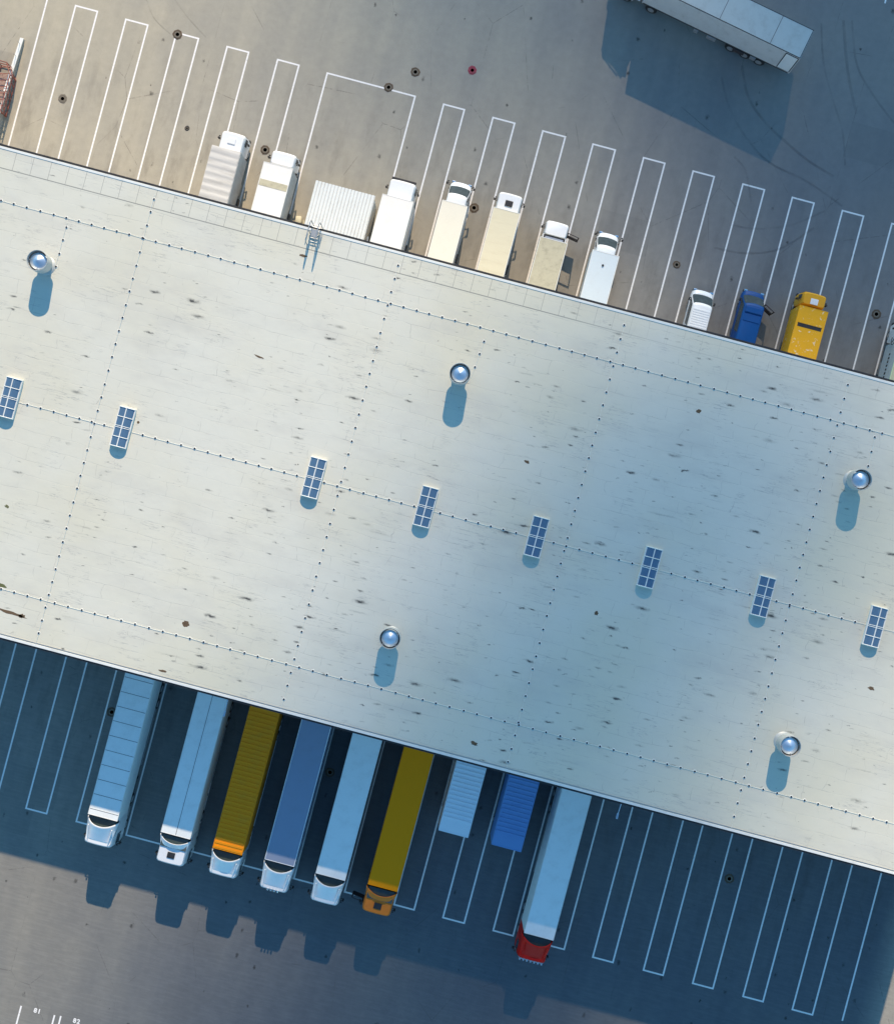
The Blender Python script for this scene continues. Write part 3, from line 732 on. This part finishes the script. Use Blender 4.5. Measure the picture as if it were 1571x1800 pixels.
# D: white truck whose box and cab merge
r, wd, yb, yf = rigid((672.5, 340), (727, 354.5), 3.6, (708, 319.8, 2.95), 'large all white truck beside the corrugated double container', 'over', CABW, BRIGHT, hw=1.12, H=3.0, visor=True, gap=.02)
rigid((777.5, 350.5), (822, 362.5), 3.1, (807, 321, 1.0), 'white bonneted truck with a cream white box beside a manhole', 'bonnet', CABW, paint('warm_white_roof', (.84, .79, .66), .5, dirt=.1), hw=.92, H=2.35)
rigid((867.6, 362.7), (914.4, 375.5), 3.3, (899, 342.5, 2.65), 'white cab truck with a black roof hatch and a clean cream box roof', 'over', CABW, CREAM, side=CREAM, hw=1.02, H=2.7, hatch=BLACK, hatch_y=.42, gap=.05)
r, wd, yb, yf = rigid((949.5, 414.8), (997.6, 428), 3.0, (981, 393, 2.35), 'white truck with an open door and a stained dirty cream box roof', 'over', CABW, DCREAM, side=CREAM, hw=.98, H=2.45, gap=.46, msides=(-1,))
q = MB(); q.box((0, yb+.24, 1.6), (1.9, .40, 1.5), .02); q.build('rear_bulkhead', BLACK, r)
q = MB(); q.box((0, yb+.22, 2.37), (1.5, .2, .04), .01); q.build('rear_screen', GBLUE, r)
q = MB()
for s_ in (-1, 1): q.box((s_*.93, yb+.22, 1.7), (.08, .5, 1.4), .02)
q.build('side_fairing', CABW, r)
open_door(r, 1, yf-.45, .98, DARK, .7, 2.1, 80)
q = MB(); q.box((-.75, yb*.28, 3.04), (.18, .18, .05), .01); q.build('roof_vent', BLACK, r)
r, wd, yb, yf = rigid((1041.7, 438.2), (1088.5, 450.2), 3.0, (1064.5, 410, 1.0), 'white bonneted truck with a pale blue box roof and two small round vents', 'bonnet', CABW, PBLUE, side=PBLUE, hw=.90, H=2.3)
for y in (yb*.18, yb*.82):
    q = MB(); q.cyl((0, y, 3.02), (0, y, 3.10), .10, .08, 12); q.build('roof_vent', BLACK, r)
r, wd, yb, yf = rigid((1405.8, 535.6), (1455.6, 548.6), 3.3, (1434, 518.5, 2.75), 'yellow truck with worn white patches and a dark slot across its roof', 'over', YCAB, YEL3, side=YEL3, hw=1.0, H=2.85, gap=.30, hatch=CABW, hatch_y=.30, rails=YEL3)
q = MB(); q.box((0, yb-1.55, 3.335), (1.95, .26, .012)); q.box((0, yb-1.40, 3.34), (2.0, .03, .03)); q.build('roof_slot', BLACK, r)
# truck at the right edge
r, wd, yb, yf = rigid((1581, 598), (1634, 612), 3.7, (1612, 572, 2.9), 'grey sided truck with an olive roof, cut by the right edge of the photo', 'over', CABW, GREEN, side=GSIDE, hw=1.1, H=3.0, rails=GREENL)
zz = 2.35
for k in range(9):
    q = MB(); q.box((-wd/2-.006, 1.4+k*.32, zz), (.012, .16+.05*(k % 3 == 0), .30 if k % 2 else .24)); q.build('lettering', BLACK, r)
q = MB(); n = 20
for k in range(n):
    a, b = 2*math.pi*k/n*.85, 2*math.pi*(k+1)/n*.85
    q.cyl((-wd/2-.006, 5.2+.42*math.cos(a), zz+.42*math.sin(a)), (-wd/2-.006, 5.2+.42*math.cos(b), zz+.42*math.sin(b)), .03, seg=5)
q.cyl((-wd/2-.006, 5.0, zz-.2), (-wd/2-.006, 5.35, zz+.2), .03, seg=5); q.build('emblem', BLACK, r)

def van(front, hw, label, mat, H=2.35, ribs=0, z=.9, door=0, step=False):
    u, vf = uv(*front, z); x, y = xy(u, V_TOP+.15); L = vf-V_TOP-.15
    r = empty('delivery_van', (x, y, 0), -TH, label=label, cat='van', group=GU)
    cab = cab_bonnet(r, 0, L, hw, mat, H=H)
    # flat roof panel with ribs
    y1 = L-1.75
    if ribs:
        q = MB(); q.box((0, y1/2+.05, H+.03), (hw*1.62, y1-.2, .04), .015)
        for k in range(ribs): q.box((0, .2+(y1-.25)*(k+.5)/ribs, H+.055), (hw*1.5, .09, .03), .008)
        q.build('roof_panel', mat, cab)
    if step:
        q = MB(); q.box((0, y1-.1, H+.06), (hw*1.5, .5, .16), .05); q.box((0, y1-.75, H+.02), (hw*1.45, .6, .08), .03); q.build('roof_fairing', mat, cab)
        q = MB(); q.box((0, 1.6, H+.05), (.22, .3, .06), .02); q.build('roof_vent', BLACK, cab)
    mirrors(r, L-1.0, hw, 1.35, big=.55, sides=(-1, 1) if not door else (-1,))
    if door: open_door(r, door, L-.95, hw, DARK, .45, 1.9, 62)
    for s in (-1, 1): wheel(r, s*(hw-.13), L-.85, .34, .22); wheel(r, s*(hw-.13), .95, .34, .22)
    q = MB()
    for s in (-1, 1): q.box((s*.42, .01, 1.35), (.8, .03, 1.6), .01)
    q.build('rear_door', mat, r)
    return r
van((1236, 512.5), .92, 'small white van with a ribbed roof between empty bays', CABW, ribs=17)
van((1325, 514), .94, 'dark blue van with its door open beside the yellow truck', VBLUE, H=2.5, door=1, step=True)

# corrugated double container
a, b = uv(554.7, 319.5, 3.0), uv(659.5, 346, 3.0); cu_, cw = (a[0]+b[0])/2, b[0]-a[0]; vf = (a[1]+b[1])/2
x, y = xy(cu_, V_TOP+.3); L = vf-V_TOP-.3
r = empty('storage_shed', (x, y, 0), -TH, label='wide white storage shed with a corrugated sheet roof under the ladder', cat='shed')
CORR = paint('corrugated_white', (.80, .82, .80), .4, dirt=.15)
q = MB(); n = 72; rows = []
for yy in (-.1, L+.12):
    rows.append([(-cw/2+cw*i/n, yy, 3.0+(.05 if (i % 4) in (1, 2) else 0)) for i in range(n+1)])
q.loft(rows, closed=False)
for f in q.bm.faces:
    if max(v.co.z for v in f.verts) < 3.01: f.material_index = 1
o = q.build('roof', [CORR, paint('corrugated_valley', (.56, .57, .56), .5, dirt=.5)], r); md = o.modifiers.new('s', 'SOLIDIFY'); md.thickness = .02
q = MB(); q.box((0, L/2, 1.47), (cw-.16, L-.05, 2.94), .02); q.build('wall', CORR, r)
q = MB(); q.box((0, L-.01, 1.3), (2.4, .05, 2.3), .01); q.build('door', DARK, r)
x2, y2 = xy(cu_+cw/2+.35, V_TOP+1.6)
r2 = empty('pipe_stack', (x2, y2, 0), -TH, label='dark upright pipes and hose beside the corrugated storage shed', cat='pipes')
q = MB(); q.cyl((0, 0, 0), (0, 0, 2.9), .09, seg=10); q.cyl((0, 0, 2.9), (-.1, .7, 3.0), .07, seg=8); q.build('pipe', STEEL, r2)
q = MB(); q.box((0, -.6, 1.2), (.3, 1.2, 2.2), .03); q.build('cabinet', DARK, r2)
x2, y2 = xy(cu_-cw/2-.75, V_TOP+1.2)
r3 = empty('rubble_sack', (x2, y2, 0), -TH+.2, label='pale sacks and planks between the beige banded truck and the shed', cat='sacks')
for dx, dy, dz in ((0, 1.6, .3), (-.15, .9, .3), (.1, .3, .25)):
    q = MB(); q.box((dx, dy, dz), (.5, .6, dz*2), .12); q.build('sack', CREAM, r3, smooth=True)
q = MB(); q.box((-.35, .4, .1), (.12, 2.2, .12)); q.box((.4, .5, .1), (.12, 2.4, .12)); q.build('plank', DCREAM, r3)

# ---- lower row -----------------------------------------------------------
def semi(P, Q, cf, label, cabmat, roofmat, side=TWHITE, h=4.0, **k):
    r, wd, yb, u = place('semi_truck', P, Q, h, V_BOT, label, 'semi truck', GL, -1)
    wd = min(max(wd, 2.42), 2.6)
    yf = along(cf[0], cf[1], cf[2], V_BOT)
    b = cargo(r, 0, yb, wd, h, roofmat, side, zb=1.15, ribs=k.get('ribs', 0), ribw=k.get('ribw', .03), ribh=k.get('ribh', .01), cen=k.get('cen', False), seams=k.get('seams', 0), rails=k.get('rails', TRIM))
    chassis(r, .2, yf-.5, 1.1, .95)
    q = MB()
    for s in (-1, 1):
        for z in (.55, .8): q.box((s*(wd/2-.06), yb*.52, z), (.05, yb*.38, .09))
    q.build('side_guard', STEEL, r)
    for s in (-1, 1):
        q = MB(); q.box((s*.95, yb-2.6, .6), (.14, .16, 1.05)); q.box((s*.95, yb-2.6, .06), (.26, .26, .06)); q.build('landing_leg', DARK, r)
    for yy in (1.6, 2.9, 4.2):
        for s in (-1, 1): wheel(r, s*(wd/2-.22), yy, .5, .38)
    for s in (-1, 1):
        wheel(r, s*(wd/2-.2), yf-1.25, .5, .32); wheel(r, s*(wd/2-.32), yb-.9, .5, .55)
        tank(r, s, yb+.15, .9, .95)
    cab_over(r, yb+.35, yf-yb-.35, 1.2, 3.72 if k.get('hatch') else 3.62, cabmat, deflect=4.12 if k.get('hatch') else 4.30, hatch=k.get('hatch'), hatch_y=.62, lamps=k.get('lamps', 0), stacks=k.get('stacks', False), visor=k.get('visor', False))
    mirrors(r, yf-.25, 1.2, 2.15, big=.9, mat=k.get('mmat', BLACK))
    return r, wd, yb, yf
semi((155.2, 1430.8), (205.6, 1444.5), (168, 1488, 3.5), 'white semi truck with seams across its trailer roof, leftmost of the lower row', CABW, TWHITE, seams=11)
semi((284, 1463), (333, 1475.6), (294, 1520, 3.5), 'white semi truck with a black cab hatch and a lengthwise roof seam', CABW, TWHITE, cen=True, hatch=BLACK)
semi((373.8, 1490.5), (425, 1504), (384, 1541.5, 3.5), 'white cab semi truck pulling a ribbed dull yellow trailer', CABW, YEL1, side=YEL1, ribs=36, ribw=.17, ribh=.035, rails=YEL1)
semi((466, 1510.8), (515.8, 1524), (478.5, 1568, 3.5), 'white cab semi truck with roof lamps and a blue grey trailer roof', CABW, GBLUE, side=GBLUE, lamps=4, rails=paint('bright_rail', (.85, .86, .85), .4, dirt=.05))
semi((555.7, 1535.5), (605.3, 1548.5), (568, 1590.5, 3.5), 'white semi truck with a plain white trailer between blue grey and yellow ones', CABW, TWHITE)
r, wd, yb, yf = semi((646.6, 1554.7), (698, 1568), (658.5, 1608, 3.5), 'orange cab semi truck with a plain bright yellow trailer', ORANGE, YEL2, side=YEL2, hatch=BLACK, rails=YEL2)
open_door(r, 1, yf-.35, 1.2, DARK, .9, 2.5, 82)
r, wd, yb, yf = semi((922.6, 1641.7), (970.5, 1652.5), (934, 1692, 3.5), 'red cab semi truck with a white trailer, rightmost of the lower row', RED, TWHITE, stacks=True)
def swap(P, Q, label, mat, ribs):
    h = 3.9; r, wd, yb, u = place('swap_body', P, Q, h, V_BOT, label, 'swap body', 'container swap bodies standing at the shaded docks', -1)
    cargo(r, 0, yb, wd, h, mat, mat, zb=1.15, rails=mat)
    q = MB(); y = yb-1.2
    for k in range(ribs):
        q.box((0, y, h+.05), (wd-.14, .12, .05), .012); y -= .36
        if y < .2: break
    q.build('roof_rib', mat, r)
    for s in (-1, 1):
        for yy in (1.0, yb-1.0):
            q = MB(); q.box((s*(wd/2-.12), yy, .58), (.1, .1, 1.15)); q.box((s*(wd/2-.12), yy, .04), (.24, .24, .06)); q.build('leg', STEEL, r)
swap((770.4, 1459.6), (822.4, 1473.4), 'light blue ribbed swap body without a truck, left of the darker one', LBLUE, 18)
swap((863.4, 1484.5), (915.4, 1498.5), 'deep blue ribbed swap body without a truck beside the red cab truck', DBLUE, 18)

# ---- semi truck turning at the top right ----------------------------------
pA = Vector(at(1407, 101, 4.0)); pB = Vector(at(1429, 54, 4.0)); hd = Vector((-1, math.tan(R(25.8)))).normalized()
rc = (pA+pB)/2; wdt = 2.5; Lt = 13.4
r = empty('semi_truck', (rc.x, rc.y, 0), math.atan2(hd.y, hd.x)-R(90), label='white semi truck standing across the yard, its cab out of the photo', cat='semi truck')
cargo(r, 0, Lt, wdt, 4.0, paint('weathered_white', (.56, .57, .53), .55, dirt=.3), paint('trailer_side_white', (.66, .66, .64), .5, dirt=.3), zb=1.05, rails=BLACK, seams=3)
chassis(r, .3, Lt+2, 1.1, .95)
q = MB(); q.box((-wdt/2-.012, .62, 2.6), (.03, 1.15, 2.6)); q.build('side_door_frame', BLACK, r)
q = MB(); q.box((-wdt/2-.03, .62, 2.6), (.03, 1.0, 2.45)); q.build('side_door', TWHITE, r)
q = MB(); q.box((-wdt/2+.02, Lt*.5, 1.12), (.06, Lt-.2, .14)); q.build('side_rail', DARK, r)
for yy, w_ in ((3.2, .5), (4.5, 1.0), (7.0, .8), (8.4, .4)):
    q = MB(); q.box((-wdt/2+.15, yy, .8), (.5, w_, .45), .05); q.build('tool_box', STEEL if w_ < .9 else DARK, r)
for yy in (2.6, 3.9, 5.2):
    for s in (-1, 1): wheel(r, s*1.03, yy, .5, .38)
for s in (-1, 1): wheel(r, s*1.05, Lt+1.4, .5, .32); wheel(r, s*.93, Lt-.9, .5, .55)
cab_over(r, Lt+.55, 2.2, 1.2, 3.2, CABW, deflect=3.95)
mirrors(r, Lt+2.5, 1.2, 2.2)

# ------------------------------------------------------------------ manholes
MH = [(312, 60, 'dark manhole on the top line of an empty bay, third from the left', IRON, .42), (110, 173, 'brown manhole cover between bay lines at the left', IRON2, .40),
      (683, 153, 'dark manhole on the top line of the wide bay', IRON, .40), (730, 126, 'manhole with a pale centre above the wide bay', IRON, .40),
      (830, 123, 'dark red painted manhole cover in the open yard', PINK, .38), (466, 263, 'rusty brown manhole between the two leftmost white trucks', IRON, .42),
      (833, 365, 'dark manhole between the cream roofed trucks', IRON, .42), (1189, 465, 'small dark manhole above the white van', IRON, .33),
      (1540, 552, 'dark ring manhole near the right edge beside the yellow truck', IRON, .42), (329, 225, 'small dark drain left of the leftmost truck', BLACK, .22),
      (196.5, 1252, 'dark manhole in the shade left of the seamed white trailer', IRON, .42), (580, 1358, 'dark manhole in the shade between blue grey and white trailers', IRON, .42),
      (1281.5, 1545, 'dark manhole in the shade among the empty lower bays', IRON, .42)]
for px, py, lb, mt, rad in MH:
    x, y = at(px, py); r = empty('manhole', (x, y, 0), random.uniform(0, 3), label=lb, cat='manhole', group='manholes in the yard')
    q = MB(); n = 8
    ro = [(rad*1.0*(1+random.uniform(-.08, .08))*math.cos(2*math.pi*i/n), rad*(1+random.uniform(-.08, .08))*math.sin(2*math.pi*i/n)) for i in range(n)]
    q.poly([(a, b, .013) for a, b in ro]); q.lathe([(rad*.78, .013), (rad*.78, .03), (rad*.66, .03), (rad*.66, .014)], seg=20)
    q.build('frame', mt, r)
    q = MB(); q.cyl((0, 0, .014), (0, 0, .024), rad*.62, seg=20)
    for k in range(4): q.cyl((0, 0, .024), (0, 0, .03), rad*(.5-.12*k), seg=16)
    q.build('cover', PINK if mt is PINK else IRON2, r)

# ------------------------------------------------------------------ ramp wall and red steel cage at the left edge
P0, P1 = uv(43.5, 70), uv(-8, 262)
x, y = xy(P0[0], P0[1]); r = empty('ramp_wall', (x, y, 0), -TH, label='low concrete ramp wall rising towards the warehouse at the left edge', cat='wall')
Lw = P0[1]-V_TOP; q = MB()
def wr(yy, hh): return [(-.24, yy, 0), (0, yy, 0), (0, yy, hh), (-.24, yy, hh)]
q.loft([wr(0, .25), wr(-Lw, 1.35)]); q.build('wall', CONC, r)
q = MB(); q.loft([[(-.27, .02, .25), (.02, .02, .25), (.02, .02, .31), (-.27, .02, .31)], [(-.27, -Lw, 1.35), (.02, -Lw, 1.35), (.02, -Lw, 1.41), (-.27, -Lw, 1.41)]]); q.build('coping', TRIM, r)
q = MB()
for k in range(7): q.cyl((-.14, -.5-k*1.1, .3+.11*k), (-.14, -.5-k*1.1, .9+.11*k), .02, seg=6)
q.build('rail_post', STEEL, r)
x, y = at(2, 155, .6); r = empty('steel_cage', (x, y, 0), -TH, label='rusty red lattice steel cage beside the ramp wall', cat='steel cage')
q = MB(); W2, L2, Hh = .75, 2.0, 1.3
base = [(-W2, -L2), (W2, -L2), (W2, L2*.55), (W2*.3, L2), (-W2, L2)]
for z in (.1, .7, Hh):
    for i in range(5): q.cyl((*base[i], z), (*base[(i+1) % 5], z), .04, seg=6)
for b_ in base: q.cyl((*b_, 0), (*b_, Hh), .045, seg=6)
for k in range(7): yy = -L2+.55*k; q.cyl((-W2, yy, Hh), (W2, yy+.45, Hh), .03, seg=6)
for k in range(6): yy = -L2+.6*k; q.cyl((W2, yy, .1), (W2, yy+.6, Hh), .03, seg=6)
q.build('frame', RUST, r)
q = MB(); q.box((-.1, -.2, .35), (1.1, 3.0, .5), .05); q.box((.1, -.8, .75), (.7, 1.2, .3), .05); q.build('load', paint('mixed_scrap', (.38, .25, .20), .8, dirt=.8, dcol=(.1, .06, .05), scale=5), r)

# ------------------------------------------------------------------ unseen volume added high above, shaped to dim the sun in a diagonal band
ALT = 260.0; SIG = .30
LOBES = [(1550, 120, 2.8, 390), (880, -20, 1.0, 330), (1480, 560, 1.0, 280), (1050, 1330, 1.35, 300), (900, 1600, .95, 270), (760, 1850, 1.9, 290), (1250, 1200, .5, 250), (360, 1820, .35, 220)]
sx, sy = sdir.x/sdir.z*ALT, sdir.y/sdir.z*ALT
def tau(x, y):
    t = 0
    for px, py, a, rr in LOBES:
        cx, cy = at(px, py); rad = rr/21.1; t += a*math.exp(-((x-cx)**2+(y-cy)**2)/rad**2)
    return max(0, t-.04)
q = MB(); NX, NY = 70, 80; X0, X1, Y0, Y1 = -75, 85, -100, 100
top, bot = [], []
for j in range(NY+1):
    a, b = [], []
    for i in range(NX+1):
        x = X0+(X1-X0)*i/NX; y = Y0+(Y1-Y0)*j/NY; edge = i in (0, NX) or j in (0, NY)
        T_ = 0.0 if edge else tau(x, y)*sdir.z/SIG
        a.append(q.bm.verts.new((x, y, .5*T_+.001))); b.append(q.bm.verts.new((x, y, -.5*T_-.001)))
    top.append(a); bot.append(b)
for j in range(NY):
    for i in range(NX):
        q.bm.faces.new((top[j][i], top[j][i+1], top[j+1][i+1], top[j+1][i])); q.bm.faces.new((bot[j][i], bot[j+1][i], bot[j+1][i+1], bot[j][i+1]))
for i in range(NX):
    for j, f in ((0, 1), (NY, 0)):
        vs = (bot[j][i], bot[j][i+1], top[j][i+1], top[j][i]); q.bm.faces.new(vs if f else vs[::-1])
for j in range(NY):
    for i, f in ((0, 0), (NX, 1)):
        vs = (bot[j][i], bot[j+1][i], top[j+1][i], top[j][i]); q.bm.faces.new(vs if f else vs[::-1])
cm = bpy.data.materials.new('sun_veil_volume'); cm.use_nodes = True; t = cm.node_tree; t.nodes.remove(t.nodes['Principled BSDF'])
vs_ = t.nodes.new('ShaderNodeVolumeScatter'); vs_.inputs['Color'].default_value = (1, 1, 1, 1); vs_.inputs['Density'].default_value = SIG; vs_.inputs['Anisotropy'].default_value = .3
t.links.new(vs_.outputs[0], t.nodes['Material Output'].inputs['Volume'])
cl = q.build('added_sun_veil', cm, kind='structure'); cl.location = (sx, sy, ALT)
